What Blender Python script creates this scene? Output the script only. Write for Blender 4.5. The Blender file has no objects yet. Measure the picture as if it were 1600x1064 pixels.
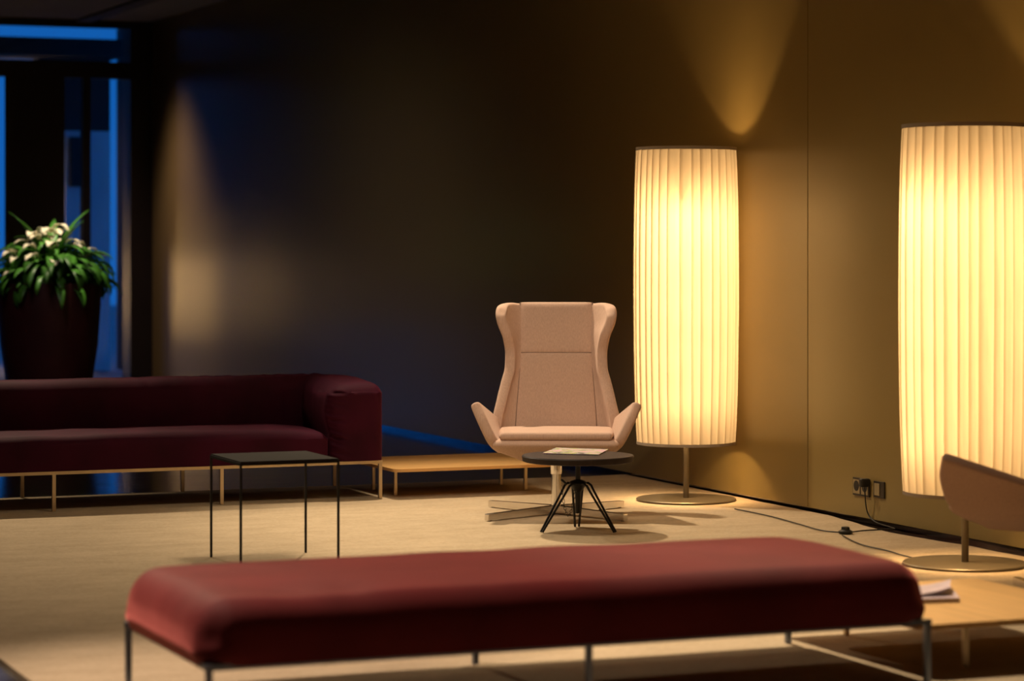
import bpy, bmesh, math, random
from mathutils import Vector, Matrix, noise
random.seed(7)
scn = bpy.context.scene
COL = scn.collection
# ------------------------------------------------------------------ camera
H, F, HY, TH = 1.5, 4090.0, 375.0, math.atan(1700 / 4090.0)
SN, CS = math.sin(TH), math.cos(TH)
cd = bpy.data.cameras.new('camera'); cam = bpy.data.objects.new('camera', cd); COL.objects.link(cam)
cam.location = (0, 0, H); cam.rotation_euler = (math.pi / 2, 0, -TH)
cd.sensor_width = 36; cd.lens = F / 1600 * 36; cd.shift_y = -(532 - HY) / 1600
cd.clip_end = 200
cd.dof.use_dof = True; cd.dof.focus_distance = 13.9; cd.dof.aperture_fstop = 2.0
scn.camera = cam
# ------------------------------------------------------------------ world, exposure
w = bpy.data.worlds.new('dusk_sky'); scn.world = w; w.use_nodes = True
bgn = w.node_tree.nodes['Background']
bgn.inputs[0].default_value = (0.012, 0.20, 0.72, 1); bgn.inputs[1].default_value = 0.62
vs = scn.view_settings
vs.view_transform = 'Standard'; vs.look = 'None'; vs.gamma = 1; vs.use_curve_mapping = False; vs.exposure = 0.0
scn.cycles.use_denoising = True
scn.cycles.max_bounces = 8; scn.cycles.sample_clamp_indirect = 4.0

# ------------------------------------------------------------------ lights (ceiling downlights, plus added fills)
def spot(name, loc, target, power, angle, blend=0.5, color=(1, .80, .56), radius=.05):
    l = bpy.data.lights.new(name, 'SPOT'); l.energy = power; l.spot_size = math.radians(angle); l.spot_blend = blend
    l.color = color; l.shadow_soft_size = radius
    o = bpy.data.objects.new(name, l); COL.objects.link(o); o.location = loc
    o.rotation_euler = (Vector(target) - Vector(loc)).to_track_quat('-Z', 'Y').to_euler()
    return o
WARM = (1, .79, .54)
spot('downlight_lounge', (5.2, 14.5, 3.72), (5.35, 12.7, 0), 700, 62, .9, WARM, .06)
spot('downlight_chair', (3.3, 9.6, 3.72), (5.6, 13.0, .8), 225, 26, .8, (1, .80, .62), .08)
spot('downlight_rug', (3.0, 16.7, 3.72), (2.7, 11.8, 0), 720, 70, .9, WARM, .06)
spot('downlight_bench', (1.2, 9.3, 3.72), (2.5, 8.2, .3), 750, 50, .9, (1, .76, .58), .06)
spot('downlight_bench_end', (4.7, 9.9, 3.72), (4.6, 8.4, .3), 820, 42, .9, WARM, .06)
spot('fill_wide', (4.4, 11.6, 3.72), (4.9, 11.6, 0), 330, 120, .9, WARM, .45)  # added soft fill, no real fixture: lifts the shadows on the rug
spot('fill_passage', (3.6, 18.6, 3.72), (5.2, 19.2, 0), 110, 130, .9, (1, .86, .90), .4)  # added dim fill, no real fixture: raises the ambient on the middle wall
spot('downlight_corner', (6.25, 25.6, 3.72), (6.8, 25.2, 0), 330, 88, 1.0, (1, .70, .68), .5)
spot('downlight_planter', (4.95, 21.1, 3.72), (4.85, 21.75, 1.3), 420, 30, .9, (1, .84, .6), .05)

# ------------------------------------------------------------------ materials
def mat(name, base, rough=.6, metal=0.0, bump=None, var=None, sheen=0, sheen_tint=None, spec=.5, coat=0, wood=None, srough=.5):
    m = bpy.data.materials.new(name); m.use_nodes = True; nt = m.node_tree; n = nt.nodes; L = nt.links
    b = n['Principled BSDF']
    b.inputs['Base Color'].default_value = (*base, 1); b.inputs['Roughness'].default_value = rough
    b.inputs['Metallic'].default_value = metal; b.inputs['Specular IOR Level'].default_value = spec
    b.inputs['Coat Weight'].default_value = coat
    if sheen:
        b.inputs['Sheen Weight'].default_value = sheen; b.inputs['Sheen Roughness'].default_value = srough
        b.inputs['Sheen Tint'].default_value = (*(sheen_tint or base), 1)
    tc = n.new('ShaderNodeTexCoord')
    if var:                                     # (scale xyz, strength)
        mp = n.new('ShaderNodeMapping'); mp.inputs['Scale'].default_value = var[0]
        nz = n.new('ShaderNodeTexNoise'); nz.inputs['Scale'].default_value = 1; nz.inputs['Detail'].default_value = 6
        L.new(tc.outputs['Object'], mp.inputs[0]); L.new(mp.outputs[0], nz.inputs['Vector'])
        mx = n.new('ShaderNodeMix'); mx.data_type = 'RGBA'
        k = var[1]
        mx.inputs[6].default_value = (*[c * (1 - k) for c in base], 1); mx.inputs[7].default_value = (*[min(1, c * (1 + k)) for c in base], 1)
        cr = n.new('ShaderNodeMapRange'); cr.inputs[1].default_value = .3; cr.inputs[2].default_value = .7
        L.new(nz.outputs[0], cr.inputs[0]); L.new(cr.outputs[0], mx.inputs[0]); L.new(mx.outputs[2], b.inputs['Base Color'])
    if bump:                                    # (scale xyz, strength, distance)
        mp = n.new('ShaderNodeMapping'); mp.inputs['Scale'].default_value = bump[0]
        nz = n.new('ShaderNodeTexNoise'); nz.inputs['Scale'].default_value = 1; nz.inputs['Detail'].default_value = 4
        L.new(tc.outputs['Object'], mp.inputs[0]); L.new(mp.outputs[0], nz.inputs['Vector'])
        bp = n.new('ShaderNodeBump'); bp.inputs['Strength'].default_value = bump[1]; bp.inputs['Distance'].default_value = bump[2]
        L.new(nz.outputs[0], bp.inputs['Height']); L.new(bp.outputs[0], b.inputs['Normal'])
    return m
M = {}
M['wall'] = mat('wall_taupe_lacquer', (.235, .168, .056), .31, var=((.6, .6, .6), .04), spec=.5)
M['ceiling'] = mat('ceiling_dark', (.55, .55, .62), .8, var=((1, 1, 1), .05))
M['track'] = mat('ceiling_rail_grey', (.22, .22, .26), .6, var=((2, 2, 2), .05))
M['plinth'] = mat('skirting_dark_steel', (.42, .42, .46), .10, 1, var=((3, 3, 3), .1))
M['black'] = mat('frame_black', (.006, .006, .007), .5, var=((5, 5, 5), .1))
M['jamb'] = mat('jamb_dark_brown', (.012, .008, .006), .45, var=((5, 5, 5), .1))
M['velvet'] = mat('velvet_burgundy', (.036, .0020, .013), .75, bump=((22, 22, 22), .10, .006), var=((3.5, 3.5, 3.5), .30), sheen=.20, sheen_tint=(.52, .09, .19), spec=.12, srough=.38)
M['velvetb'] = mat('velvet_crimson', (.125, .012, .014), .70, bump=((9, 9, 9), .15, .01), var=((3, 3, 3), .22), sheen=1, sheen_tint=(.80, .22, .20), spec=.15, srough=.35)
M['champ'] = mat('metal_champagne', (.62, .50, .33), .38, .85, var=((20, 20, 4), .05))
M['chrome'] = mat('metal_chrome', (.85, .82, .78), .2, 1, var=((8, 8, 8), .02))
M['shadedmetal'] = mat('metal_champagne_shaded_blue', (.20, .23, .30), .3, .9, var=((20, 20, 4), .05))  # bench frame: shade and blue reflection put into the metal's base colour
M['brushed'] = mat('metal_brushed', (.80, .77, .73), .22, 1, bump=((200, 4, 4), .1, .001), var=((30, 4, 4), .04))
M['blackmetal'] = mat('metal_black', (.012, .010, .010), .45, .3, var=((20, 20, 20), .1))
M['slate'] = mat('tabletop_smoked', (.016, .013, .010), .8, 0, spec=.1, var=((6, 6, 6), .12))
M['darkwood'] = mat('tabletop_dark_oak', (.024, .015, .013), .5, spec=.2, bump=((60, 4, 4), .08, .001), var=((30, 3, 3), .25))
M['oak'] = mat('oak_veneer', (.62, .36, .13), .45, bump=((4, 50, 50), .05, .001), var=((2, 26, 26), .12))
M['oakedge'] = mat('oak_edge_dark', (.20, .11, .045), .5, var=((2, 20, 20), .2))
M['cloth'] = mat('wool_dusty_pink', (.50, .345, .268), .85, bump=((420, 420, 25), .25, .0015), var=((260, 260, 12), .10), sheen=.2, sheen_tint=(.9, .7, .6), spec=.2)
M['lampmetal'] = mat('metal_bronze_grey', (.17, .14, .095), .42, .7, var=((12, 12, 12), .06))

M['cord'] = mat('cable_black', (.010, .009, .008), .5, var=((30, 30, 30), .1))
M['plate'] = mat('socket_anthracite', (.035, .028, .022), .4, .3, var=((20, 20, 20), .1))
M['insert'] = mat('switch_olive_grey', (.30, .24, .13), .4, .2, var=((20, 20, 20), .05))
M['pot'] = mat('planter_oxblood', (.048, .006, .008), .5, bump=((18, 18, 18), .3, .01), var=((4, 4, 4), .25))
M['soil'] = mat('soil', (.02, .013, .01), .95, bump=((60, 60, 60), .5, .01))
M['leaf'] = mat('leaf_green', (.06, .21, .022), .42, var=((9, 9, 9), .4))
M['flower'] = mat('spathe_cream', (.78, .70, .52), .6, var=((9, 9, 9), .08))
M['facade'] = mat('facade_pale', (.8, .8, .8), .8, bump=((3, 3, 3), .1, .02), var=((2, 2, 1), .2))
M['facadedark'] = mat('facade_dark', (.02, .02, .025), .7, var=((2, 2, 2), .2))
M['pave'] = mat('paving_grey', (.25, .25, .26), .8, var=((1, 1, 1), .2))
M['paper'] = mat('paper_white', (.62, .54, .55), .6, var=((3, 3, 90), .1))
def rug_mat():
    m = mat('rug_beige_pile', (.50, .405, .285), .95, spec=.1)
    nt = m.node_tree; n = nt.nodes; L = nt.links; b = n['Principled BSDF']
    tc = n.new('ShaderNodeTexCoord')
    def nz(sc, det):
        mp = n.new('ShaderNodeMapping'); mp.inputs['Scale'].default_value = sc
        z = n.new('ShaderNodeTexNoise'); z.inputs['Scale'].default_value = 1; z.inputs['Detail'].default_value = det; z.inputs['Roughness'].default_value = .7
        L.new(tc.outputs['Object'], mp.inputs[0]); L.new(mp.outputs[0], z.inputs['Vector']); return z
    a = nz((3, 7, 3), 8); c = nz((45, 70, 45), 5)
    mx = n.new('ShaderNodeMath'); mx.operation = 'MULTIPLY_ADD'; mx.inputs[1].default_value = .5
    L.new(a.outputs[0], mx.inputs[0]); 
    m2 = n.new('ShaderNodeMath'); m2.operation = 'MULTIPLY'; m2.inputs[1].default_value = .5
    L.new(c.outputs[0], m2.inputs[0]); L.new(m2.outputs[0], mx.inputs[2])
    r = n.new('ShaderNodeValToRGB'); r.color_ramp.elements[0].position = .3; r.color_ramp.elements[1].position = .7
    r.color_ramp.elements[0].color = (.37, .285, .182, 1); r.color_ramp.elements[1].color = (.58, .465, .32, 1)
    L.new(mx.outputs[0], r.inputs[0]); L.new(r.outputs[0], b.inputs['Base Color'])
    bp = n.new('ShaderNodeBump'); bp.inputs['Strength'].default_value = .5; bp.inputs['Distance'].default_value = .012
    L.new(c.outputs[0], bp.inputs['Height']); L.new(bp.outputs[0], b.inputs['Normal'])
    return m
M['rug'] = rug_mat()
def floor_mat():
    m = mat('floor_dark_stone', (.022, .016, .014), .13, spec=.5)
    nt = m.node_tree; n = nt.nodes; L = nt.links; b = n['Principled BSDF']
    tc = n.new('ShaderNodeTexCoord')
    br = n.new('ShaderNodeTexBrick'); br.inputs['Scale'].default_value = 1; br.inputs['Brick Width'].default_value = .9; br.inputs['Row Height'].default_value = .45
    br.inputs['Mortar Size'].default_value = .006; br.inputs['Color1'].default_value = (.030, .020, .017, 1); br.inputs['Color2'].default_value = (.048, .034, .030, 1); br.inputs['Mortar'].default_value = (.12, .10, .09, 1)
    L.new(tc.outputs['Object'], br.inputs['Vector'])
    z = n.new('ShaderNodeTexNoise'); z.inputs['Scale'].default_value = 1.2; z.inputs['Detail'].default_value = 7
    mp = n.new('ShaderNodeMapping'); mp.inputs['Scale'].default_value = (1, 9, 1); L.new(tc.outputs['Object'], mp.inputs[0]); L.new(mp.outputs[0], z.inputs['Vector'])
    mx = n.new('ShaderNodeMix'); mx.data_type = 'RGBA'; mx.blend_type = 'MULTIPLY'; mx.inputs[0].default_value = .7
    L.new(br.outputs[0], mx.inputs[6]); L.new(z.outputs[0], mx.inputs[7]); L.new(mx.outputs[2], b.inputs['Base Color'])
    mr = n.new('ShaderNodeMapRange'); mr.inputs[3].default_value = .06; mr.inputs[4].default_value = .22; L.new(z.outputs[0], mr.inputs[0]); L.new(mr.outputs[0], b.inputs['Roughness'])
    return m
M['floor'] = floor_mat()
def glass_mat():
    m = bpy.data.materials.new('pane_glass'); m.use_nodes = True; nt = m.node_tree; n = nt.nodes; L = nt.links
    n.remove(n['Principled BSDF']); o = n['Material Output']
    t = n.new('ShaderNodeBsdfTransparent'); t.inputs[0].default_value = (.90, .95, 1, 1)
    g = n.new('ShaderNodeBsdfGlossy'); g.inputs['Roughness'].default_value = .02
    fr = n.new('ShaderNodeFresnel'); fr.inputs[0].default_value = 1.5
    mx = n.new('ShaderNodeMixShader'); L.new(fr.outputs[0], mx.inputs[0]); L.new(t.outputs[0], mx.inputs[1]); L.new(g.outputs[0], mx.inputs[2]); L.new(mx.outputs[0], o.inputs[0])
    return m
M['glass'] = glass_mat()
def shade_mat():
    m = bpy.data.materials.new('shade_pleated_linen'); m.use_nodes = True; nt = m.node_tree; n = nt.nodes; L = nt.links
    n.remove(n['Principled BSDF']); o = n['Material Output']
    at = n.new('ShaderNodeAttribute'); at.attribute_name = 'layers'
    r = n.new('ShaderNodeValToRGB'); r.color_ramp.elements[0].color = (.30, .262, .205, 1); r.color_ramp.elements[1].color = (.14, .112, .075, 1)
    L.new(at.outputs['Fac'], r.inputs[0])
    tc = n.new('ShaderNodeTexCoord'); mp = n.new('ShaderNodeMapping'); mp.inputs['Scale'].default_value = (60, 60, 6)
    z = n.new('ShaderNodeTexNoise'); z.inputs['Scale'].default_value = 1; L.new(tc.outputs['Object'], mp.inputs[0]); L.new(mp.outputs[0], z.inputs['Vector'])
    mv = n.new('ShaderNodeMapRange'); mv.inputs[3].default_value = .85; mv.inputs[4].default_value = 1.12; L.new(z.outputs[0], mv.inputs[0])
    mm = n.new('ShaderNodeMix'); mm.data_type = 'RGBA'; mm.blend_type = 'MULTIPLY'; mm.inputs[0].default_value = 1
    L.new(r.outputs[0], mm.inputs[6]); L.new(mv.outputs[0], mm.inputs[7])
    t = n.new('ShaderNodeBsdfTranslucent'); d = n.new('ShaderNodeBsdfDiffuse'); d.inputs[0].default_value = (.62, .55, .45, 1)
    L.new(mm.outputs[2], t.inputs[0])
    mx = n.new('ShaderNodeMixShader'); mx.inputs[0].default_value = .40; L.new(t.outputs[0], mx.inputs[1]); L.new(d.outputs[0], mx.inputs[2]); L.new(mx.outputs[0], o.inputs[0])
    return m
M['shade'] = shade_mat()
M['trimcloth'] = M['shade'].copy(); M['trimcloth'].name = 'shade_trim_linen'
for nd in M['trimcloth'].node_tree.nodes:
    if nd.type == 'VALTORGB': nd.color_ramp.elements[0].color = (.16, .125, .09, 1)
def bulb_mat():
    m = bpy.data.materials.new('bulb_opal'); m.use_nodes = True; b = m.node_tree.nodes['Principled BSDF']
    b.inputs['Base Color'].default_value = (.9, .85, .75, 1); b.inputs['Emission Color'].default_value = (1, .75, .4, 1); b.inputs['Emission Strength'].default_value = 3
    return m
M['bulb'] = bulb_mat()
def cover_mat():
    m = mat('magazine_cover', (.7, .6, .6), .35); nt = m.node_tree; n = nt.nodes; L = nt.links; b = n['Principled BSDF']
    tc = n.new('ShaderNodeTexCoord'); z = n.new('ShaderNodeTexNoise'); z.inputs['Scale'].default_value = 11; z.inputs['Detail'].default_value = 3
    L.new(tc.outputs['Object'], z.inputs['Vector'])
    r = n.new('ShaderNodeValToRGB'); e = r.color_ramp.elements
    e[0].position = .38; e[0].color = (.10, .10, .10, 1); e[1].position = .60; e[1].color = (.62, .40, .46, 1)
    for p, c in ((.42, (.50, .47, .52, 1)), (.46, (.25, .34, .06, 1)), (.49, (.44, .46, .14, 1)), (.52, (.62, .52, .56, 1))):
        x = e.new(p); x.color = c
    L.new(z.outputs[0], r.inputs[0]); L.new(r.outputs[0], b.inputs['Base Color']); return m
M['cover'] = cover_mat()

# ------------------------------------------------------------------ helpers
def link(name, me, m, parent=None, smooth=False):
    o = bpy.data.objects.new(name, me); COL.objects.link(o)
    if m: me.materials.append(m)
    if parent: o.parent = parent
    if smooth:
        for p in me.polygons: p.use_smooth = True
        me.set_sharp_from_angle(angle=math.radians(50))
    return o
def obj(name, bm, m, parent=None, smooth=False):
    bmesh.ops.recalc_face_normals(bm, faces=bm.faces)
    me = bpy.data.meshes.new(name); bm.to_mesh(me); bm.free()
    return link(name, me, m, parent, smooth)
def thing(name, label, cat, loc=(0, 0, 0), rz=0, group=None):
    o = bpy.data.objects.new(name, None); COL.objects.link(o); o.empty_display_size = .1
    o.location = loc; o.rotation_euler = (0, 0, rz); tag(o, label, cat, group); return o
def tag(o, label, cat, group=None):
    o['label'] = label; o['category'] = cat
    if group: o['group'] = group
    return o
def struct(name, bm, m, parent=None, smooth=False):
    o = obj(name, bm, m, parent, smooth)
    o['kind'] = 'structure'
    return o
def box(bm, x0, x1, y0, y1, z0, z1, bev=0):
    r = bmesh.ops.create_cube(bm, size=1)
    for v in r['verts']:
        v.co = Vector(((x0 + x1) / 2 + v.co.x * (x1 - x0), (y0 + y1) / 2 + v.co.y * (y1 - y0), (z0 + z1) / 2 + v.co.z * (z1 - z0)))
    if bev:
        es = list({e for v in r['verts'] for e in v.link_edges})
        bmesh.ops.bevel(bm, geom=es, offset=bev, segments=2, affect='EDGES', profile=.5)
    return bm
def B(*a, **k): return box(bmesh.new(), *a, **k)
def lathe(bm, prof, n=48, cx=0, cy=0):
    rings = []
    for r, z in prof:
        rings.append([bm.verts.new((cx + r * math.cos(2 * math.pi * i / n), cy + r * math.sin(2 * math.pi * i / n), z)) for i in range(n)])
    for a, b in zip(rings, rings[1:]):
        for i in range(n): bm.faces.new((a[i], a[(i + 1) % n], b[(i + 1) % n], b[i]))
    bm.faces.new(rings[0][::-1]); bm.faces.new(rings[-1])
    return bm
def tube(bm, pts, r, n=8, cap=True):
    pts = [Vector(p) for p in pts]; rings = []
    up = Vector((0, 0, 1))
    prev = None
    for i, p in enumerate(pts):
        t = (pts[min(i + 1, len(pts) - 1)] - pts[max(i - 1, 0)]).normalized()
        a = prev - t * prev.dot(t) if prev else (up.cross(t) if abs(t.z) < .95 else Vector((1, 0, 0)).cross(t))
        a.normalize(); prev = a; b = t.cross(a)
        rr = r[i] if isinstance(r, (list, tuple)) else r
        rings.append([bm.verts.new(p + a * rr * math.cos(2 * math.pi * k / n) + b * rr * math.sin(2 * math.pi * k / n)) for k in range(n)])
    for x, y in zip(rings, rings[1:]):
        for k in range(n): bm.faces.new((x[k], x[(k + 1) % n], y[(k + 1) % n], y[k]))
    if cap: bm.faces.new(rings[0][::-1]); bm.faces.new(rings[-1])
    return bm
def spaced(a, b, r, n):
    """positions from a to b, dense within r of both ends"""
    out = [a + r * (1 - math.cos(math.pi / 2 * i / 6)) * .0 + r * i / 6 for i in range(6)]
    out += [a + r + (b - a - 2 * r) * i / n for i in range(n + 1)]
    out += [b - r + r * i / 6 for i in range(1, 7)]
    return out
def soft(x0, x1, y0, y1, z0, z1, r, n=(20, 12, 6), f=None, flat=True):
    """padded block: rounded box, then f(Vector, normal) pushes it into shape"""
    bm = bmesh.new(); gx, gy, gz = spaced(x0, x1, r, n[0]), spaced(y0, y1, r, n[1]), spaced(z0, z1, r, n[2])
    if flat: gz = [z0 + (z1 - r - z0) * i / n[2] for i in range(n[2] + 1)] + [z1 - r + r * i / 6 for i in range(1, 7)]
    vs_ = {}
    def V(x, y, z):
        k = (round(x, 5), round(y, 5), round(z, 5))
        if k not in vs_:
            p = Vector((x, y, z)); q = Vector((min(max(x, x0 + r), x1 - r), min(max(y, y0 + r), y1 - r), min(z if flat else max(z, z0 + r), z1 - r)))
            d = (p - q).normalized(); p = q + d * r
            if f: p = f(p, d)
            vs_[k] = bm.verts.new(p)
        return vs_[k]
    def quadgrid(A, Bq, fn):
        for i in range(len(A) - 1):
            for j in range(len(Bq) - 1):
                bm.faces.new((fn(A[i], Bq[j]), fn(A[i + 1], Bq[j]), fn(A[i + 1], Bq[j + 1]), fn(A[i], Bq[j + 1])))
    for z in (z0, z1): quadgrid(gx, gy, lambda a, b: V(a, b, z))
    for y in (y0, y1): quadgrid(gx, gz, lambda a, b: V(a, y, b))
    for x in (x0, x1): quadgrid(gy, gz, lambda a, b: V(x, a, b))
    return bm
def grid(nu, nv, fn):
    bm = bmesh.new(); g = [[bm.verts.new(fn(i / (nu - 1), j / (nv - 1))) for i in range(nu)] for j in range(nv)]
    for j in range(nv - 1):
        for i in range(nu - 1): bm.faces.new((g[j][i], g[j][i + 1], g[j + 1][i + 1], g[j + 1][i]))
    return bm
def mods(o, solid=None, sub=0, bevel=0, offset=0):
    if solid:
        s = o.modifiers.new('solid', 'SOLIDIFY'); s.thickness = solid; s.offset = offset; s.use_even_offset = True
    if bevel:
        b = o.modifiers.new('bevel', 'BEVEL'); b.width = bevel; b.segments = 3; b.limit_method = 'ANGLE'
    if sub:
        s = o.modifiers.new('sub', 'SUBSURF'); s.levels = sub; s.render_levels = sub
    return o
def lerp_tab(tab, t):
    for (a, va), (b, vb) in zip(tab, tab[1:]):
        if t <= b:
            k = max(0, min(1, (t - a) / (b - a))); k = k * k * (3 - 2 * k) * .5 + k * .5
            return va + (vb - va) * k
    return tab[-1][1]
def sstep(a, b, x):
    k = max(0, min(1, (x - a) / (b - a))); return k * k * (3 - 2 * k)
def P(px, py, z=0.0):
    d = F * (H - z) / (py - HY); l = (px - 800) / F * d
    return Vector((l * CS + d * SN, -l * SN + d * CS, z))
def atY(px, py, Y):
    l = (px - 800) / F; d = Y / (CS - l * SN)
    return Vector(((l * CS + SN) * d, Y, H - (py - HY) * d / F))
def atX(px, py, X):
    l = (px - 800) / F; d = X / (l * CS + SN)
    return Vector((X, (CS - l * SN) * d, H - (py - HY) * d / F))

# ------------------------------------------------------------------ the room
WX, YE, ZC = 7.0, 26.6, 3.77
XL, YB = -5.0, -2.5
struct('floor', B(XL, WX + .6, YB, YE + .3, -.2, 0), M['floor'])
struct('ceiling', B(XL, WX + .6, YB, YE + .3, ZC, ZC + .2), M['ceiling'])
seam = atX(1262, 300, WX).y
wr = bpy.data.objects.new('wall_right', None); COL.objects.link(wr); wr['kind'] = 'structure'
ys = [YB, seam - 3.6 * 2, seam - 3.6, seam, YE]
for a, b in zip(ys, ys[1:]):
    o = obj('wall_panel', B(WX, WX + .08, a + .003, b - .003, .037, ZC, bev=.002), M['wall'], wr)
o = obj('backing', B(WX + .10, WX + .3, YB, YE + .3, 0, ZC), M['black'], wr)
sk = struct('baseboard_right', B(WX + .045, WX + .10, YB, YE, 0, .036), M['plinth'])
struct('wall_back', B(XL, WX + .4, YB - .2, YB, 0, ZC), M['ceiling'])
# glazed end wall
e0, e1 = YE + .0, YE + .14
def X_(px): return atY(px, 300, YE).x
def Z_(py, px=100): return atY(px, py, YE).z
w1 = bpy.data.objects.new('window_1', None); COL.objects.link(w1); w1['kind'] = 'structure'
obj('jamb', B(X_(204), WX + .1, e0, e1 + .2, 0, ZC), M['jamb'], w1)
obj('header', B(XL, X_(204), e0, e1, Z_(41), ZC), M['black'], w1)
obj('transom_bar', B(XL, X_(204), e0, e1, Z_(121), Z_(95)), M['black'], w1)
obj('mullion', B(X_(130), X_(142), e0, e1, 0, Z_(121)), M['black'], w1)
obj('pane', B(X_(-14), X_(204), e0 + .06, e0 + .072, Z_(95), Z_(41)), M['glass'], w1)
obj('pane', B(X_(142), X_(204), e0 + .06, e0 + .072, .02, Z_(121)), M['glass'], w1)
obj('pane', B(X_(102), X_(130), e0 + .06, e0 + .072, .02, Z_(121)), M['glass'], w1)
obj('pane', B(X_(-14), X_(11), e0 + .06, e0 + .072, .02, Z_(121)), M['glass'], w1)
dr = bpy.data.objects.new('door_1', None); COL.objects.link(dr); dr['kind'] = 'structure'
obj('door_leaf', B(X_(11), X_(102), e0 + .02, e1 - .02, 0, Z_(121)), M['black'], dr)
wf = bpy.data.objects.new('wall_far', None); COL.objects.link(wf); wf['kind'] = 'structure'
obj('wall_panel', B(XL, X_(-14), e0, e1, .75, Z_(41)), M['black'], wf)
obj('wall_panel', B(XL, X_(-520), e0, e1, 0, .75), M['black'], wf)
obj('wall_panel', B(X_(-60), X_(-14), e0, e1, 0, .75), M['black'], wf)
obj('wall_panel', B(X_(-520), X_(-60), e0, e1, 0, .12), M['black'], wf)
obj('pane', B(X_(-520), X_(-60), e0 + .06, e0 + .072, .12, .75), M['glass'], wf)
struct('wall_left', B(XL - .2, XL, YB, YE + .3, 0, ZC), M['ceiling'])
# ceiling rail
a = atY(130, 25, YE)
rail = obj('trim_1', B(a.x - .08, a.x + .08, 14, YE, ZC - .03, ZC), M['track']); rail['kind'] = 'structure'
# outside: a neighbouring building and its canopy under the dusk sky
struct('ground', B(-30, 30, YE + .3, 60, -.3, -.02), M['pave'])
YO = YE + 3.0
def XO(px): return atY(px, 300, YO).x
def ZO(py): return atY(150, py, YO).z
ob = thing('building', 'neighbouring building front seen in blue dusk through the far glazing', 'building', (XO(140), YO, 0))
def part_w(name, bm, m, par):
    o = obj(name, bm, m, par); o.matrix_parent_inverse = Matrix.Translation(-Vector(par.location)); return o
part_w('canopy', B(-6, XO(178), YO - .5, YO + .3, ZO(93), ZO(66)), M['facadedark'], ob)
part_w('sky_blocker', B(-6, WX + 1, YE + .16, YO + .3, Z_(41) + .30, Z_(41) + .5), M['facadedark'], ob)  # unseen slab added to keep high sky light out of the glazing
part_w('side_wall', B(-8, XO(-16), YO, YO + .3, 1.3, 4.2), M['facadedark'], ob)
part_w('facade', B(XO(102), XO(172), YO, YO + .3, 0, ZO(205)), M['facade'], ob)
part_w('upper_wall', B(XO(60), XO(172), YO, YO + .3, ZO(205), ZO(93)), M['facadedark'], ob)
part_w('window_frame', B(XO(109), XO(128), YO - .06, YO, ZO(292), ZO(215)), M['facadedark'], ob)
part_w('corner_post', B(XO(192), XO(206), YO, YO + .3, 0, ZO(42)), M['facadedark'], ob)

# ------------------------------------------------------------------ rug
def rug():
    bm = bmesh.new()
    x0, x1, y0, y1 = 1.886, 7.0, 4.0, 15.02
    nx, ny = 60, 130
    g = []
    for j in range(ny + 1):
        row = []
        for i in range(nx + 1):
            u, v = i / nx, j / ny; x = x0 + (x1 - x0) * u; y = y0 + (y1 - y0) * v
            e = .030 * (noise.noise(Vector((0, y * 1.3, 3))) + .5 * noise.noise(Vector((0, y * 4, 9))))
            if i > nx - 6: x += (e + lerp_tab([(4, -.06), (10.4, -.06), (11.5, -.13), (12.4, -.01), (15.1, .04)], y)) * (i - nx + 6) / 6
            x += .004 * noise.noise(Vector((x * 3, y * 3, 0)))
            if j == ny: y += .02 * noise.noise(Vector((x * 2.2, 5, 0))) + .008 * noise.noise(Vector((x * 15, 5, 0)))
            row.append(bm.verts.new((x, y, .016 + .0015 * noise.noise(Vector((x * 1.7, y * 1.7, 1))))))
        g.append(row)
    for j in range(ny):
        for i in range(nx): bm.faces.new((g[j][i], g[j][i + 1], g[j + 1][i + 1], g[j + 1][i]))
    es = [e for e in bm.edges if e.is_boundary]
    r = bmesh.ops.extrude_edge_only(bm, edges=es)
    for v in r['geom']:
        if isinstance(v, bmesh.types.BMVert): v.co.z = .001
    o = obj('rug', bm, M['rug'], None, True)
    tag(o, 'large beige pile rug with uneven edge lying on the dark polished floor', 'rug')
rug()
RZ = .017

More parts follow.
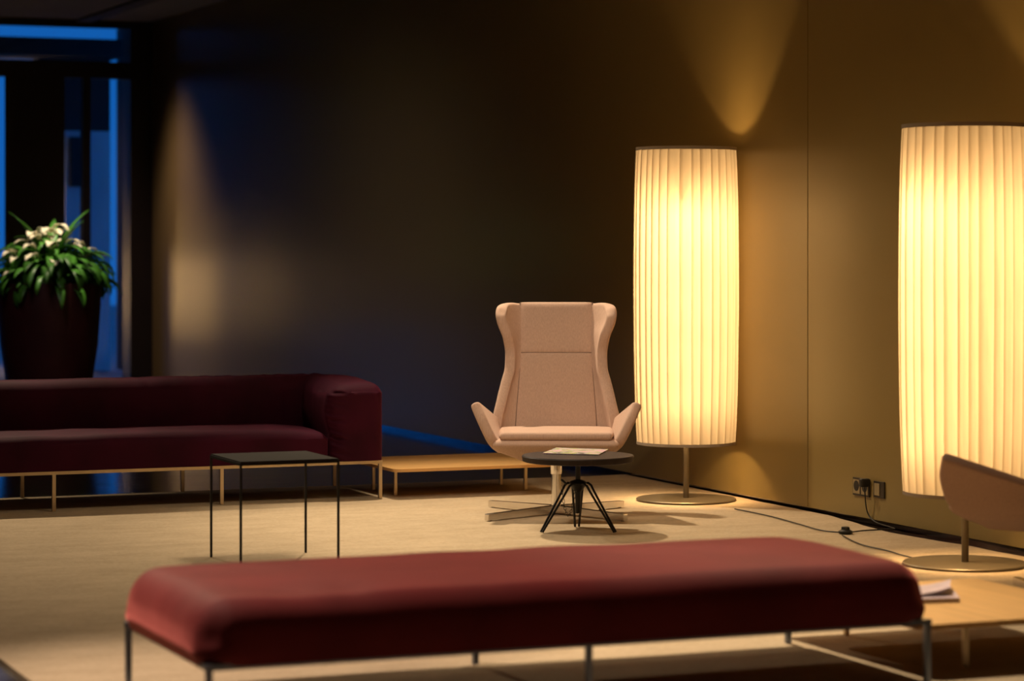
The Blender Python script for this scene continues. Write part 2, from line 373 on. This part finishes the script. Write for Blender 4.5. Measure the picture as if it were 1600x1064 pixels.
# ------------------------------------------------------------------ sofas
def frame_parts(t, x0, x1, y0, y1, zt, legs, m):
    s = .010
    bm = bmesh.new()
    for (a, b, c, d) in ((x0, x1, y0, y0 + 2 * s), (x0, x1, y1 - 2 * s, y1)): box(bm, a, b, c, d, zt - .018, zt)
    for x in legs: box(bm, x - s, x + s, y0 + 2 * s, y1 - 2 * s, zt - .018, zt)
    obj('frame', bm, m, t)
    for x in legs:
        for y in (y0 + s, y1 - s): obj('leg', B(x - s, x + s, y - s, y + s, RZ, zt - .018, bev=.001), m, t)
def sofa():
    ox, oy = 2.23, 14.17
    t = thing('sofa', 'long burgundy velvet sofa with one padded arm on thin champagne metal legs', 'sofa', (ox, oy, 0))
    xr = 5.085 - ox
    frame_parts(t, 0, xr, 0, .84, .235, [.012, .95, 1.90, xr - .012], M['champ'])
    def w_seat(p, n):
        q = p.copy()
        if n.z > .2: q.z += .012 * math.sin(max(0, min(1, p.y / .6)) * math.pi) + .006 * noise.noise(Vector((p.x * 4, p.y * 6, 0)))
        if n.y < -.3: q.y -= .012 * noise.noise(Vector((p.x * 3, 0, p.z * 3)))
        k = sstep(xr - .7, xr - .33, p.x)
        if n.z > .2: q.z -= .02 * k * k
        return q
    obj('seat', soft(0, xr - .32, -.015, .62, .236, .425, .065, (60, 10, 4), w_seat), M['velvet'], t, True)
    def w_back(p, n):
        q = p.copy()
        wr_ = noise.noise(Vector((p.x * 22, p.z * 3, 4))) * sstep(1.2, 2.2, p.x)
        q.y -= .016 * wr_ * max(0, -n.y) + .015 * max(0, -n.y) * math.sin(max(0, min(1, (p.z - .4) / .3)) * math.pi)
        if n.z > .2: q.z += .006 * noise.noise(Vector((p.x * 2.5, p.y * 4, 0))) + .008 * wr_
        return q
    obj('backrest', soft(0, xr - .05, .50, .86, .236, .70, .085, (110, 8, 16), w_back), M['velvet'], t, True)
    def w_arm(p, n):
        q = p.copy(); x0 = xr - .31
        u = (p.x - x0) / .31; v = p.y / .86
        if n.z > .2: q.z += .022 * math.sin(math.pi * max(0, min(1, v))) - .012 * (u - .5) ** 2 * 4 - .015 * (1 - u) * sstep(.6, 0, v)
        if n.x < -.3: q.x -= .030 * math.sin(math.pi * max(0, min(1, (p.z - .40) / .28))) * (1 - .5 * v) + .006 * noise.noise(Vector((0, p.y * 14, p.z * 8)))
        # gathers along the front seam
        g = math.exp(-((u - .05) / .16) ** 2) * max(0, -n.y)
        q.y += g * (.010 + .045 * noise.noise(Vector((p.x * 9, 2, p.z * 42 + p.x * 14))))
        q.y += max(0, -n.y) * .006 * noise.noise(Vector((p.x * 8, 1, p.z * 5)))
        return q
    obj('armrest', soft(xr - .31, xr + .008, -.02, .85, .236, .685, .07, (30, 20, 70), w_arm), M['velvet'], t, True)
sofa()
def bench():
    ox, oy = 2.145, 7.53; L_, D = 2.502, .985
    t = thing('upholstered_bench', 'long backless crimson velvet bench in the foreground on thin metal legs', 'bench', (ox, oy, 0))
    frame_parts(t, 0, L_, 0, D, .235, [.012, L_ / 2, L_ - .012], M['shadedmetal'])
    def wf(p, n):
        q = p.copy(); u, v = p.x / L_, p.y / D
        if n.z > .1:
            q.z += .018 * (1 - (2 * v - 1) ** 2) * (1 - (2 * u - 1) ** 8) + .006 * noise.noise(Vector((p.x * 3.1, p.y * 3, 0)))
            q.z -= .012 * math.exp(-((p.x - .30) / .12) ** 2 - ((p.y - .22) / .16) ** 2)
            q.z -= .007 * math.exp(-((p.x - .50) / .05) ** 2 - ((p.y - .15) / .12) ** 2)
        # corners tuck in towards the bottom
        k = sstep(.262, .222, p.z) * .018
        q.x += k if u < .1 else (-k if u > .9 else 0); q.y += k if v < .1 else (-k if v > .9 else 0)
        # rounded plan corners
        for cx in (0, L_):
            for cy in (0, D):
                d = Vector((p.x - cx, p.y - cy, 0)); 
                if d.length < .22:
                    kk = (1 - d.length / .22) ** 2 * .022 * sstep(.24, .33, p.z); q += Vector((1 if cx == 0 else -1, 1 if cy == 0 else -1, -.25)) * kk
        return q
    obj('seat', soft(-.018, L_ + .018, -.016, D + .016, .222, .418, .108, (70, 26, 4), wf), M['velvetb'], t, True)
bench()

# ------------------------------------------------------------------ low oak tables
def rounded_slab(w_, d, z0, z1, r, n=8):
    bm = bmesh.new(); lo, hi = [], []
    for cx, cy, a0 in ((w_ / 2 - r, d / 2 - r, 0), (-w_ / 2 + r, d / 2 - r, 90), (-w_ / 2 + r, -d / 2 + r, 180), (w_ / 2 - r, -d / 2 + r, 270)):
        for i in range(n + 1):
            a_ = math.radians(a0 + 90 * i / n); x, y = cx + r * math.cos(a_), cy + r * math.sin(a_)
            lo.append(bm.verts.new((x, y, z0))); hi.append(bm.verts.new((x, y, z1)))
    N = len(lo)
    for i in range(N): bm.faces.new((lo[i], lo[(i + 1) % N], hi[(i + 1) % N], hi[i]))
    bm.faces.new(lo[::-1]); bm.faces.new(hi)
    return bm
def oak_table(label, cx, cy, rz):
    t = thing('coffee_table', label, 'table', (cx, cy, 0), rz, 'low oak tables')
    W_, D = 1.0, .86
    obj('tabletop', rounded_slab(W_, D, .172, .190, .05), M['oak'], t)
    s = .009; bm = bmesh.new()
    for y in (-.19, .19): box(bm, -.42, .42, y - s, y + s, .156, .172)
    for x in (-.41, .41): box(bm, x - s, x + s, -.181, .181, .156, .172)
    obj('frame', bm, M['champ'], t)
    for x in (-.41, .41):
        for y in (-.19, .19): obj('leg', B(x - s, x + s, y - s, y + s, RZ, .156, bev=.001), M['champ'], t)
    return t
# far one: measured legs (5.19..6.00, 14.22..14.60)
oak_table('low oak coffee table between the burgundy sofa and the pink wing chair', 5.62, 14.49, 0)
oak_table('low oak coffee table at the right end of the crimson bench, magazines on it', 5.12, 8.18, math.pi / 2)

# ------------------------------------------------------------------ black wire side table
def side_table():
    x0, x1, y0, y1, zt = 3.395, 3.868, 11.36, 11.85, .50
    t = thing('side_table', 'square side table with smoked top on four thin black rods before the sofa', 'table', ((x0 + x1) / 2, (y0 + y1) / 2, 0))
    a, b = (x1 - x0) / 2, (y1 - y0) / 2; s = .0048
    obj('tabletop', B(-a + .004, a - .004, -b + .004, b - .004, zt - .005, zt), M['slate'], t)
    bm = bmesh.new()
    box(bm, -a, a, -b, -b + 2 * s, zt - .018, zt - .006); box(bm, -a, a, b - 2 * s, b, zt - .018, zt - .006)
    box(bm, -a, -a + 2 * s, -b + 2 * s, b - 2 * s, zt - .018, zt - .006); box(bm, a - 2 * s, a, -b + 2 * s, b - 2 * s, zt - .018, zt - .006)
    obj('frame', bm, M['slate'], t)
    for x in (-a + s, a - s):
        for y in (-b + s, b - s): obj('leg', B(x - s, x + s, y - s, y + s, RZ, zt - .018), M['blackmetal'], t)
side_table()

# ------------------------------------------------------------------ wing chair
def wing_chair():
    t = thing('wing_armchair', 'dusty pink high-backed wing armchair on a chrome four-star swivel base', 'chair', (0, 0, 0))
    C = M['cloth']
    wt = [(.40, .33), (.45, .352), (.528, .342), (.634, .318), (.705, .300), (.786, .276), (.878, .273), (.966, .286), (1.055, .322), (1.11, .332), (1.15, .326)]
    pt = [(.40, .228), (.45, .223), (.878, .196), (1.15, .200)]
    def back_y(z): return .20 + .27 * (z - .42) + .05 * max(0, (z - .9)) ** 2
    cr = [(.40, .10), (.55, .115), (.80, .085), (.88, .09), (1.0, .16), (1.08, .19), (1.15, .17)]
    def shell(u, v):
        z = .40 + v * .745
        s = (u - .5) * 2; W_ = lerp_tab(wt, z); p = lerp_tab(pt, z); a_ = abs(s)
        if a_ < .55: x = a_ / .55 * p; k = 0
        else:
            k = (a_ - .55) / .45; x = p + (W_ - .02 - p) * math.sin(k * math.pi / 2) ** .9
        f = lerp_tab(cr, z) * (k ** 1.25)
        zz = z
        zz += .010 * sstep(.85, 1, v) * math.sin(math.pi * min(1, k)) - .022 * k ** 4 * sstep(.9, 1, v); x *= 1 - .05 * k ** 3 * sstep(.92, 1, v)
        return Vector((math.copysign(x, s), back_y(z) - f - .010 * (1 - k) * 0, zz))
    bm = grid(29, 24, shell)
    mods(obj('back_shell', bm, C, t, True), .058, 2, offset=0)
    def pad(z0, z1, bulge):
        def fn(u, v):
            u = .5 - .5 * math.cos(math.pi * u); v = .5 - .5 * math.cos(math.pi * v); z = z0 + (z1 - z0) * v; s = (u - .5) * 2; p = lerp_tab(pt, z) - .003
            e = (1 - s ** 12) * (1 - (2 * v - 1) ** 20)
            return Vector((s * p, back_y(z) - .0275 - bulge * e, z))
        return fn
    mods(obj('back_cushion', grid(21, 25, pad(.44, .8775, .009)), C, t, True), .012)
    mods(obj('headrest', grid(21, 21, pad(.8785, 1.150, .009)), C, t, True), .012)
    sm_ = mat('seam_thread', (.16, .10, .075), .9, var=((40, 40, 40), .1)) if 'seam' not in M else M['seam']; M['seam'] = sm_
    for s in (-1, 1):
        pts = []
        for i in range(30):
            z = .44 + .715 * i / 29; pts.append((s * (lerp_tab(pt, z) + .001), back_y(z) - .032, z))
        obj('seam', tube(bmesh.new(), pts, .0026, 6), sm_, t)
    obj('seam', tube(bmesh.new(), [(x_ * .0195, back_y(.878) - .0345, .878) for x_ in range(-10, 11)], .0022, 6), sm_, t)
    # seat tub
    def wt_(p, n):
        q = p.copy(); k = sstep(.42, .318, p.z)
        q.x *= 1 - .40 * k * k; q.y = -.02 + (q.y + .02) * (1 - .34 * k)
        q.x *= 1 - .07 * sstep(-.05, -.3, p.y) * 0
        return q
    obj('seat_shell', soft(-.338, .338, -.30, .25, .318, .438, .035, (16, 14, 5), wt_, False), C, t, True)
    def wc(p, n):
        q = p.copy(); k = (1 - (p.x / .31) ** 4) * math.sin(math.pi * max(0, min(1, (p.y + .29) / .5)))
        if n.z > .2: q.z += .012 * k
        q.x *= 1 - .03 * sstep(-.1, -.29, p.y)
        return q
    obj('seat_cushion', soft(-.308, .308, -.290, .22, .436, .478, .020, (20, 14, 3), wc, False), C, t, True)
    for s in (-1, 1):
        def arm(u, v):      # u front to back, v bottom to top
            y = -.29 + .56 * u
            bx, bz = .286 - .02 * u, .384 + .01 * u
            mx_, mz = .338 - .02 * u, .425 + .02 * u
            tx, tz = .440 - .13 * u, .640 - .155 * u
            if v < .35: k = v / .35; x = bx + (mx_ - bx) * k; z = bz + (mz - bz) * k ** 1.6
            else: k = (v - .35) / .65; x = mx_ + (tx - mx_) * k ** .93; z = mz + (tz - mz) * k
            y += .07 * sstep(.5, 0, v) * (1 - u) + .035 * sstep(.7, 1, v) * (1 - u)
            return Vector((s * x, y, z))
        mods(obj('armrest', grid(14, 14, arm), C, t, True), .056, 2)
    bm = lathe(bmesh.new(), [(.030, .235), (.031, .24), (.031, .30), (.060, .325), (.060, .335)], 32)
    obj('collar', bm, M['chrome'], t, True)
    obj('column', lathe(bmesh.new(), [(.026, .03), (.026, .236)], 32), M['chrome'], t, True)
    for k in range(4):
        a_ = math.radians(45 + 90 * k + (0)); d = Vector((math.cos(a_), math.sin(a_), 0)); n_ = Vector((-d.y, d.x, 0))
        bm = bmesh.new(); pr = []
        for rr, hw, z0, z1 in ((.02, .022, RZ + .012, RZ + .048), (.30, .018, RZ + .008, RZ + .042), (.515, .015, RZ + .003, RZ + .037), (.52, .013, RZ + .003, RZ + .035)):
            c = d * rr; pr.append([bm.verts.new(c + n_ * hw + Vector((0, 0, z0))), bm.verts.new(c - n_ * hw + Vector((0, 0, z0))), bm.verts.new(c - n_ * hw + Vector((0, 0, z1))), bm.verts.new(c + n_ * hw + Vector((0, 0, z1)))])
        for a2, b2 in zip(pr, pr[1:]):
            for i in range(4): bm.faces.new((a2[i], a2[(i + 1) % 4], b2[(i + 1) % 4], b2[i]))
        bm.faces.new(pr[0][::-1]); bm.faces.new(pr[-1])
        l = obj('base_leg', bm, M['brushed'], t)
        c = d * .495
        obj('glide', lathe(bmesh.new(), [(.010, RZ), (.010, RZ + .006)], 12, c.x, c.y), M['blackmetal'], l)
    return t
chair = wing_chair()
c0 = P(869, 808)
chair.location = (c0.x, c0.y, 0); chair.rotation_euler = (0, 0, -TH - .017)
def copy_tree(o, parent=None):
    c = o.copy(); COL.objects.link(c)
    if parent: c.parent = parent
    for ch in list(o.children): copy_tree(ch, c)
    return c
c2 = copy_tree(chair)
c2['label'] = 'pink armchair cut off by the right edge, only its armrest in view'
chair['group'] = c2['group'] = 'dusty pink wing armchairs'
tip = P(1466, 706, .645)
rz2 = math.radians(230) - TH
R2 = Matrix.Rotation(rz2, 3, 'Z'); off = R2 @ Vector((.44, -.27, 0))
c2.location = (tip.x - off.x, tip.y - off.y, 0); c2.rotation_euler = (0, 0, rz2)

# ------------------------------------------------------------------ round stool table with chain
def round_table():
    c = P(903, 835)
    t = thing('round_table', 'low round table with dark top and black splayed rod legs before the pink chair', 'table', (c.x, c.y, 0), -TH)
    zt = .405
    bm = lathe(bmesh.new(), [(.270, zt - .034), (.282, zt - .030), (.286, zt - .006), (.282, zt), (.10, zt)], 72)
    obj('tabletop', bm, M['darkwood'], t)
    obj('spindle', lathe(bmesh.new(), [(.013, .235), (.013, zt - .034)], 20), M['blackmetal'], t, True)
    obj('hub', lathe(bmesh.new(), [(.012, .212), (.024, .226), (.040, .250), (.046, .262), (.040, .272), (.016, .280)], 24), M['blackmetal'], t, True)
    obj('sleeve', lathe(bmesh.new(), [(.012, .108), (.014, .112), (.016, .235)], 20), M['blackmetal'], t, True)
    for ang in (205, -25, 90):
        a_ = math.radians(ang); d = Vector((math.cos(a_), math.sin(a_), 0)); n_ = Vector((-d.y, d.x, 0))
        foot = d * .205
        if ang == 90: foot = d * .19
        for s in (-1, 1):
            b0 = d * .015 + n_ * s * .026 + Vector((0, 0, .258))
            pts = [b0, d * .045 + n_ * s * .028 + Vector((0, 0, .262)), d * .062 + n_ * s * .027 + Vector((0, 0, .250)), d * .078 + n_ * s * .025 + Vector((0, 0, .222)), foot + n_ * s * .010 + Vector((0, 0, RZ + .004))]
            obj('leg', tube(bmesh.new(), pts, .0062, 8), M['blackmetal'], t, True)
    bm = bmesh.new()
    tube(bm, [(-.06, -.05, .262), (-.085, -.06, .285)], .006, 8)
    obj('lever', bm, M['blackmetal'], t, True)
    # chain
    pts = []
    for i in range(19):
        k = i / 18; x = -.085 + .07 * k; z = .252 - .148 * math.sin(math.pi * k) ** .8; pts.append(Vector((x, -.075, z)))
    bm = bmesh.new()
    for i in range(18):
        p, q = pts[i], pts[i + 1]; m_ = (p + q) / 2; dv = (q - p).normalized(); L_ = (q - p).length * .66
        side = Vector((0, 1, 0)) if i % 2 else dv.cross(Vector((0, 1, 0))).normalized()
        ring = [m_ + dv * L_ * math.cos(a_) + side * .0055 * math.sin(a_) for a_ in [2 * math.pi * j / 12 for j in range(13)]]
        tube(bm, ring, .0013, 5, False)
    obj('chain', bm, M['blackmetal'], t, True)
round_table()

# ------------------------------------------------------------------ magazines
def magazine(label, quad, z, th, group=None, lift=0):
    c = sum((Vector(q) for q in quad), Vector()) / 4
    t = thing('magazine', label, 'magazine', (c.x, c.y, z), 0, group)
    qs = [Vector(q) - c for q in quad]
    def slab(z0, z1, k=1.0):
        def fn(u, v):
            p = (qs[0] * (1 - u) + qs[1] * u) * (1 - v) + (qs[3] * (1 - u) + qs[2] * u) * v
            return Vector((p.x * k, p.y * k, z1 + lift * u ** 3))
        return mods_grid(fn, z1 - z0)
    def mods_grid(fn, h):
        bm = grid(10, 6, fn); r = bmesh.ops.extrude_face_region(bm, geom=list(bm.faces))
        for v in r['geom']:
            if isinstance(v, bmesh.types.BMVert): v.co.z -= h
        return bm
    obj('pages', slab(0, th - .0012, .985), M['paper'], t)
    obj('cover', slab(th - .0010, th, 1.0), M['cover'], t)
    return t
zt = .4052
magazine('open magazine with green and pink pictures on the round dark table', [P(848, 709.5, zt), P(935, 712, zt), P(951, 703.5, zt), P(869, 701, zt)], zt, .006)
za = .1902
M['cover2'] = mat('cover_lilac', (.52, .42, .48), .4, var=((9, 9, 9), .2))
def mag2(label, quad, z, th, lift):
    t = magazine(label, quad, z, th, 'magazines beside the bench', lift)
    for c in t.children:
        if c.name.startswith('cover'): c.data.materials.clear(); c.data.materials.append(M['cover2'])
mag2('pale lilac magazine, lowest of the pile beside the crimson bench', [P(1400, 944, za), P(1500, 941, za), P(1484, 921, za), P(1395, 924, za)], za, .016, 0)
mag2('curled pink magazine lying on top of the pile beside the bench', [P(1404, 934, .207), P(1484, 930, .207), P(1486, 917, .207), P(1400, 920, .207)], .2068, .008, .022)

# ------------------------------------------------------------------ floor lamps
def floor_lamp(label, x, y):
    t = thing('floor_lamp', label, 'lamp', (x, y, 0), 0, 'pleated floor lamps')
    obj('base', lathe(bmesh.new(), [(.280, RZ), (.284, RZ + .004), (.284, RZ + .009), (.280, RZ + .012), (.02, RZ + .013)], 96), M['lampmetal'], t)
    obj('pole', lathe(bmesh.new(), [(.0165, RZ + .012), (.0165, 1.75)], 32), M['lampmetal'], t, True)
    z0, z1 = .350, 2.015; NP, NZ = 31, 26
    rnd = random.Random(5)
    edges = [0]
    for i in range(NP): edges.append(edges[-1] + rnd.uniform(.75, 1.25))
    edges = [e / edges[-1] * 2 * math.pi for e in edges]
    cols = []
    for i in range(NP):
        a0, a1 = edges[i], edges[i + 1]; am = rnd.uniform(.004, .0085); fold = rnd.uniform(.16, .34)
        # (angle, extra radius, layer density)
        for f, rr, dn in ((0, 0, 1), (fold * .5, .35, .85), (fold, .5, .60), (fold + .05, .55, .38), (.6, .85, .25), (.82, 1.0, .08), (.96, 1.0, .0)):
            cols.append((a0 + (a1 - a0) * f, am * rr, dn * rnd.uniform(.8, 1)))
    bm = bmesh.new(); lay = bm.verts.layers.float.new('layers'); g = []
    for j in range(NZ + 1):
        v = j / NZ; z = z0 + (z1 - z0) * v
        R = .279 + .0135 * math.sin(math.pi * v) ** .7 + .004 * v
        row = []
        for k, (a_, dr_, dn) in enumerate(cols):
            aw = a_ + .012 * noise.noise(Vector((math.cos(a_) * 3, math.sin(a_) * 3, v * 1.5))) * math.sin(math.pi * v)
            amp = .35 + .65 * math.sin(math.pi * min(1, v * 4) / 2) * math.sin(math.pi * min(1, (1 - v) * 4) / 2)
            r = R + dr_ * amp + .0012 * noise.noise(Vector((a_ * 6, v * 5, 0)))
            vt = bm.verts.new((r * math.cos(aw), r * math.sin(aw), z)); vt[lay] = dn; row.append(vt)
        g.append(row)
    N = len(cols)
    for j in range(NZ):
        for i in range(N): bm.faces.new((g[j][i], g[j][(i + 1) % N], g[j + 1][(i + 1) % N], g[j + 1][i]))
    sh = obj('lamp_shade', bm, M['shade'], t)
    def ring(zc, R, h):
        bm = bmesh.new(); n = 96; rs = []
        for r, z in ((R, zc - h), (R + .004, zc - h), (R + .004, zc + h), (R, zc + h)):
            rs.append([bm.verts.new((r * math.cos(2 * math.pi * i / n), r * math.sin(2 * math.pi * i / n), z)) for i in range(n)])
        for k in range(4):
            a2, b2 = rs[k], rs[(k + 1) % 4]
            for i in range(n): bm.faces.new((a2[i], a2[(i + 1) % n], b2[(i + 1) % n], b2[i]))
        return bm
    obj('trim_ring', ring(z0 - .004, .279, .008), M['trimcloth'], sh); obj('trim_ring', ring(z1 + .004, .284, .009), M['trimcloth'], sh)
    # spider holding the shade
    bm = bmesh.new()
    for a_ in (0, 120, 240):
        c_, s_ = math.cos(math.radians(a_)), math.sin(math.radians(a_))
        tube(bm, [(.014 * c_, .014 * s_, 1.72), (.281 * c_, .281 * s_, 1.72)], .003, 6)
    obj('spider', bm, M['lampmetal'], t)
    bm = bmesh.new(); tube(bm, [(.012, -.010, .325), (.045, -.016, .318), (.052, -.017, .330)], .005, 8)
    obj('switch', bm, M['blackmetal'], t, True)
    for z in (.95, 1.45):
        bl = obj('bulb', lathe(bmesh.new(), [(.012, z - .05), (.03, z - .02), (.034, z + .01), (.02, z + .045), (.004, z + .052)], 16, -.040, -.062), M['bulb'], t, True)
    for z, e in ((.60, LP * .75), (.86, LP * .65), (1.12, LP * .75), (1.38, LP * .85), (1.62, LP * 1.6)):
        l = bpy.data.lights.new('lamp_bulb_light', 'POINT'); l.energy = e; l.color = LC; l.shadow_soft_size = .05
        lo = bpy.data.objects.new('lamp_bulb_light', l); COL.objects.link(lo); lo.location = (-.040, -.062, z); lo.parent = t
    return t
LP = 21; LC = (1, .625, .28)
l1 = P(1072, 786); l2 = P(1508, 888)
lampA = floor_lamp('tall pleated drum floor lamp, glowing, just right of the wing chair', l1.x, l1.y)
lampB = copy_tree(lampA); lampB['label'] = 'tall glowing pleated floor lamp at the right edge, partly out of frame'
lampB.location = (l2.x, l2.y, 0); lampB.rotation_euler = (0, 0, -1.1)

# a third lamp of the same kind beyond the glazing, outside the frame; the lacquered wall mirrors it
lampC = copy_tree(lampA); lampC['label'] = 'pleated floor lamp beyond the far glazing, mirrored as a warm streak in the dark wall'
lampC.location = (5.55, 30.6, -.02)
for ch in lampC.children:
    if ch.type == 'LIGHT': ch.data = ch.data.copy(); ch.data.energy *= 3.6
# ------------------------------------------------------------------ cords, sockets
def cpath(pts, n=10):
    pts = [Vector(p) for p in pts]; out = []
    Q = [pts[0]] + pts + [pts[-1]]
    for i in range(1, len(Q) - 2):
        for k in range(n):
            s = k / n; a, b, c, d = Q[i - 1], Q[i], Q[i + 1], Q[i + 2]
            out.append(.5 * ((2 * b) + (c - a) * s + (2 * a - 5 * b + 4 * c - d) * s * s + (3 * b - a - 3 * c + d) * s ** 3))
    out.append(pts[-1]); return out
def cord():
    zr = RZ + .006
    t = thing('power_cord', 'black power cord with round foot switch on the rug, running to the socket', 'cable', tuple(P(1322, 832)))
    inv = Matrix.Translation(-Vector(t.location))
    a = [P(1148, 795, zr), P(1201, 806, zr), P(1249, 819, zr), P(1285, 829, zr), P(1318, 832, zr)]
    o = obj('cable', tube(bmesh.new(), cpath(a), .0035, 8), M['cord'], t, True); o.matrix_parent_inverse = inv
    sk_ = atX(1352, 776, WX - .03)
    b = [P(1326, 832, zr), P(1350, 829, zr), P(1385, 827, zr), P(1410, 826, zr)]
    b[-1].x = min(b[-1].x, WX - .03)
    yv = atX(1352, 776, WX - .03).y
    q1 = atX(1378, 823, WX - .01); q1.z = max(q1.z, .02)
    b = b[:3] + [P(1398, 826, zr)]
    b[-1].x = min(b[-1].x, WX - .03)
    b += [Vector((WX - .014, q1.y, .024)), atX(1367, 815, WX - .008), atX(1358, 806, WX - .010), atX(1353, 790, WX - .025), Vector((WX - .035, yv, .225))]
    yv = atX(1352, 766, WX - .03).y - .03
    o = obj('cable', tube(bmesh.new(), cpath(b), .0035, 8), M['cord'], t, True); o.matrix_parent_inverse = inv
    c = P(1321, 834, RZ)
    o = obj('foot_switch', lathe(bmesh.new(), [(.030, RZ), (.036, RZ + .004), (.036, RZ + .014), (.022, RZ + .022), (.020, RZ + .034), (.014, RZ + .036)], 28, c.x, c.y), M['cord'], t, True); o.matrix_parent_inverse = inv
    p = Vector((WX - .05, yv + .03, .225))
    o = obj('plug', B(p.x - .012, WX - .0105, p.y - .016, p.y + .016, p.z - .018, p.z + .026, bev=.006), M['cord'], t, True); o.matrix_parent_inverse = inv
    t2 = thing('power_cord', 'second black cord on the rug leading to the right floor lamp base', 'cable', tuple(P(1400, 862)))
    a = [P(1316, 836, zr), P(1328, 843, zr), P(1350, 852, zr), P(1385, 860, zr), P(1408, 867, zr), P(1432, 873, zr), P(1452, 880, zr)]
    o = obj('cable', tube(bmesh.new(), cpath(a), .0035, 8), M['cord'], t2, True); o.matrix_parent_inverse = Matrix.Translation(-Vector(t2.location))
cord()
def wallplate(name, label, cat, px0, px1, py0, py1, fn):
    a, b = atX(px0, py0, WX), atX(px1, py1, WX)
    a2 = atX(px0, py1, WX)
    z0, z1 = (a2.z + b.z) / 2, (a.z + atX(px1, py0, WX).z) / 2
    t = thing(name, label, cat, (WX, (a.y + b.y) / 2, (z0 + z1) / 2))
    h = abs(a.y - b.y) / 2; k = (z1 - z0) / 2
    obj('cover_plate', B(-.009, -.0004, -h, h, -k, k, bev=.002), M['plate'], t)
    fn(t, h, k); return t
def sock(t, h, k):
    for s in (1, -1):
        o = obj('socket_insert', B(-.011, -.0088, s * h / 2 - h * .40, s * h / 2 + h * .40, -k * .78, k * .78), M['insert'], t)
        bm = bmesh.new(); n = 20
        c = [bm.verts.new((-.0115, s * h / 2 + h * .33 * math.cos(2 * math.pi * i / n), .004 + h * .33 * math.sin(2 * math.pi * i / n))) for i in range(n)]
        bm.faces.new(c); r = bmesh.ops.extrude_face_region(bm, geom=list(bm.faces))
        for v in r['geom']:
            if isinstance(v, bmesh.types.BMVert): v.co.x += .001
        obj('socket_opening', bm, M['cord'], o)
def swi(t, h, k):
    obj('rocker', B(-.013, -.0088, -h * .2, h * .75, -k * .72, k * .72, bev=.001), M['insert'], t)
wallplate('wall_socket', 'double wall socket with a black plug in it, low on the taupe wall', 'socket', 1334.5, 1360, 747, 775, sock)
wallplate('wall_switch', 'single switch plate right of the double wall socket', 'switch', 1367, 1383.5, 752, 778, swi)

# ------------------------------------------------------------------ planter
def planter():
    c = P(77, 654)     # ~22 m away
    t = thing('potted_plant', 'large dark oxblood planter with leafy green plant and cream flowers behind the sofa', 'plant', (c.x, c.y, 0))
    R = .43; zt_ = 1.14
    obj('pot', lathe(bmesh.new(), [(.27, 0), (.29, .01), (.355, .28), (.405, .62), (.428, .95), (.432, zt_ - .02), (.430, zt_), (.40, zt_), (.39, zt_ - .05)], 64), M['pot'], t, True)
    obj('soil', lathe(bmesh.new(), [(.38, zt_ - .08), (.385, zt_ - .06), (.1, zt_ - .05)], 32), M['soil'], t)
    rnd = random.Random(3)
    bm = bmesh.new()
    def leaf(az, r0, h0, L_, W_, pitch, droop):
        d = Vector((math.cos(az), math.sin(az), 0)); s = Vector((-d.y, d.x, 0)); n = 9
        p = d * r0 + Vector((0, 0, h0)); pi_ = pitch; prev = None
        for i in range(n):
            k = i / (n - 1); wd = W_ * math.sin(math.pi * (k ** .75 * .97 + .015)) ** .85
            up = Vector((-d.x * math.sin(pi_), -d.y * math.sin(pi_), math.cos(pi_)))
            row = [bm.verts.new(p - s * wd + up * wd * .35), bm.verts.new(p), bm.verts.new(p + s * wd + up * wd * .35)]
            if prev:
                bm.faces.new((prev[0], prev[1], row[1], row[0])); bm.faces.new((prev[1], prev[2], row[2], row[1]))
            prev = row
            p = p + (d * math.cos(pi_) + Vector((0, 0, math.sin(pi_)))) * L_ / (n - 1)
            pi_ -= droop / (n - 1)
    for i in range(330):
        az = rnd.uniform(0, 2 * math.pi); r0 = rnd.uniform(.02, .38); 
        out = r0 / .38
        leaf(az, r0, zt_ - .04 + rnd.uniform(0, .34) * (1 - .35 * out), rnd.uniform(.18, .36), rnd.uniform(.026, .046), rnd.uniform(.5, 1.3) - out * .6, rnd.uniform(1.2, 2.8))
    for az, L_ in ((2.9, .42), (1.2, .36), (5.6, .30), (.1, .44), (3.4, .36), (-.4, .34)):
        leaf(az, .08, zt_ + .20, L_ * 1.15, .05, 1.3, .7)
    o = obj('foliage', bm, M['leaf'], t, True); s_ = o.modifiers.new('solid', 'SOLIDIFY'); s_.thickness = .002
    for i in range(44):
        az = rnd.uniform(0, 2 * math.pi); r0 = rnd.uniform(.06, .46); z = zt_ + .45 - .34 * (r0 / .46) ** 2 + rnd.uniform(-.05, .05)
        bm = bmesh.new(); n = 8; tilt = rnd.uniform(-.5, .5)
        g = []
        W_, L_ = rnd.uniform(.032, .05), rnd.uniform(.11, .18); ca, sa = math.cos(az + tilt), math.sin(az + tilt)
        for a_ in range(n):
            k = a_ / (n - 1); wd = W_ * math.sin(math.pi * (k * .94 + .03)); x = L_ * (k - .5)
            row = []
            for q in (-1, -.4, .4, 1):
                lx, ly, lz = x, q * wd, .35 * abs(q) * wd - .9 * (k - .5) ** 2 * L_
                row.append(bm.verts.new((r0 * math.cos(az) + lx * ca - ly * sa, r0 * math.sin(az) + lx * sa + ly * ca, z + lz)))
            g.append(row)
        for p_, q_ in zip(g, g[1:]):
            for k in range(3): bm.faces.new((p_[k], p_[k + 1], q_[k + 1], q_[k]))
        fo = obj('flower', bm, M['flower'], t, True); s_ = fo.modifiers.new('solid', 'SOLIDIFY'); s_.thickness = .003
planter()
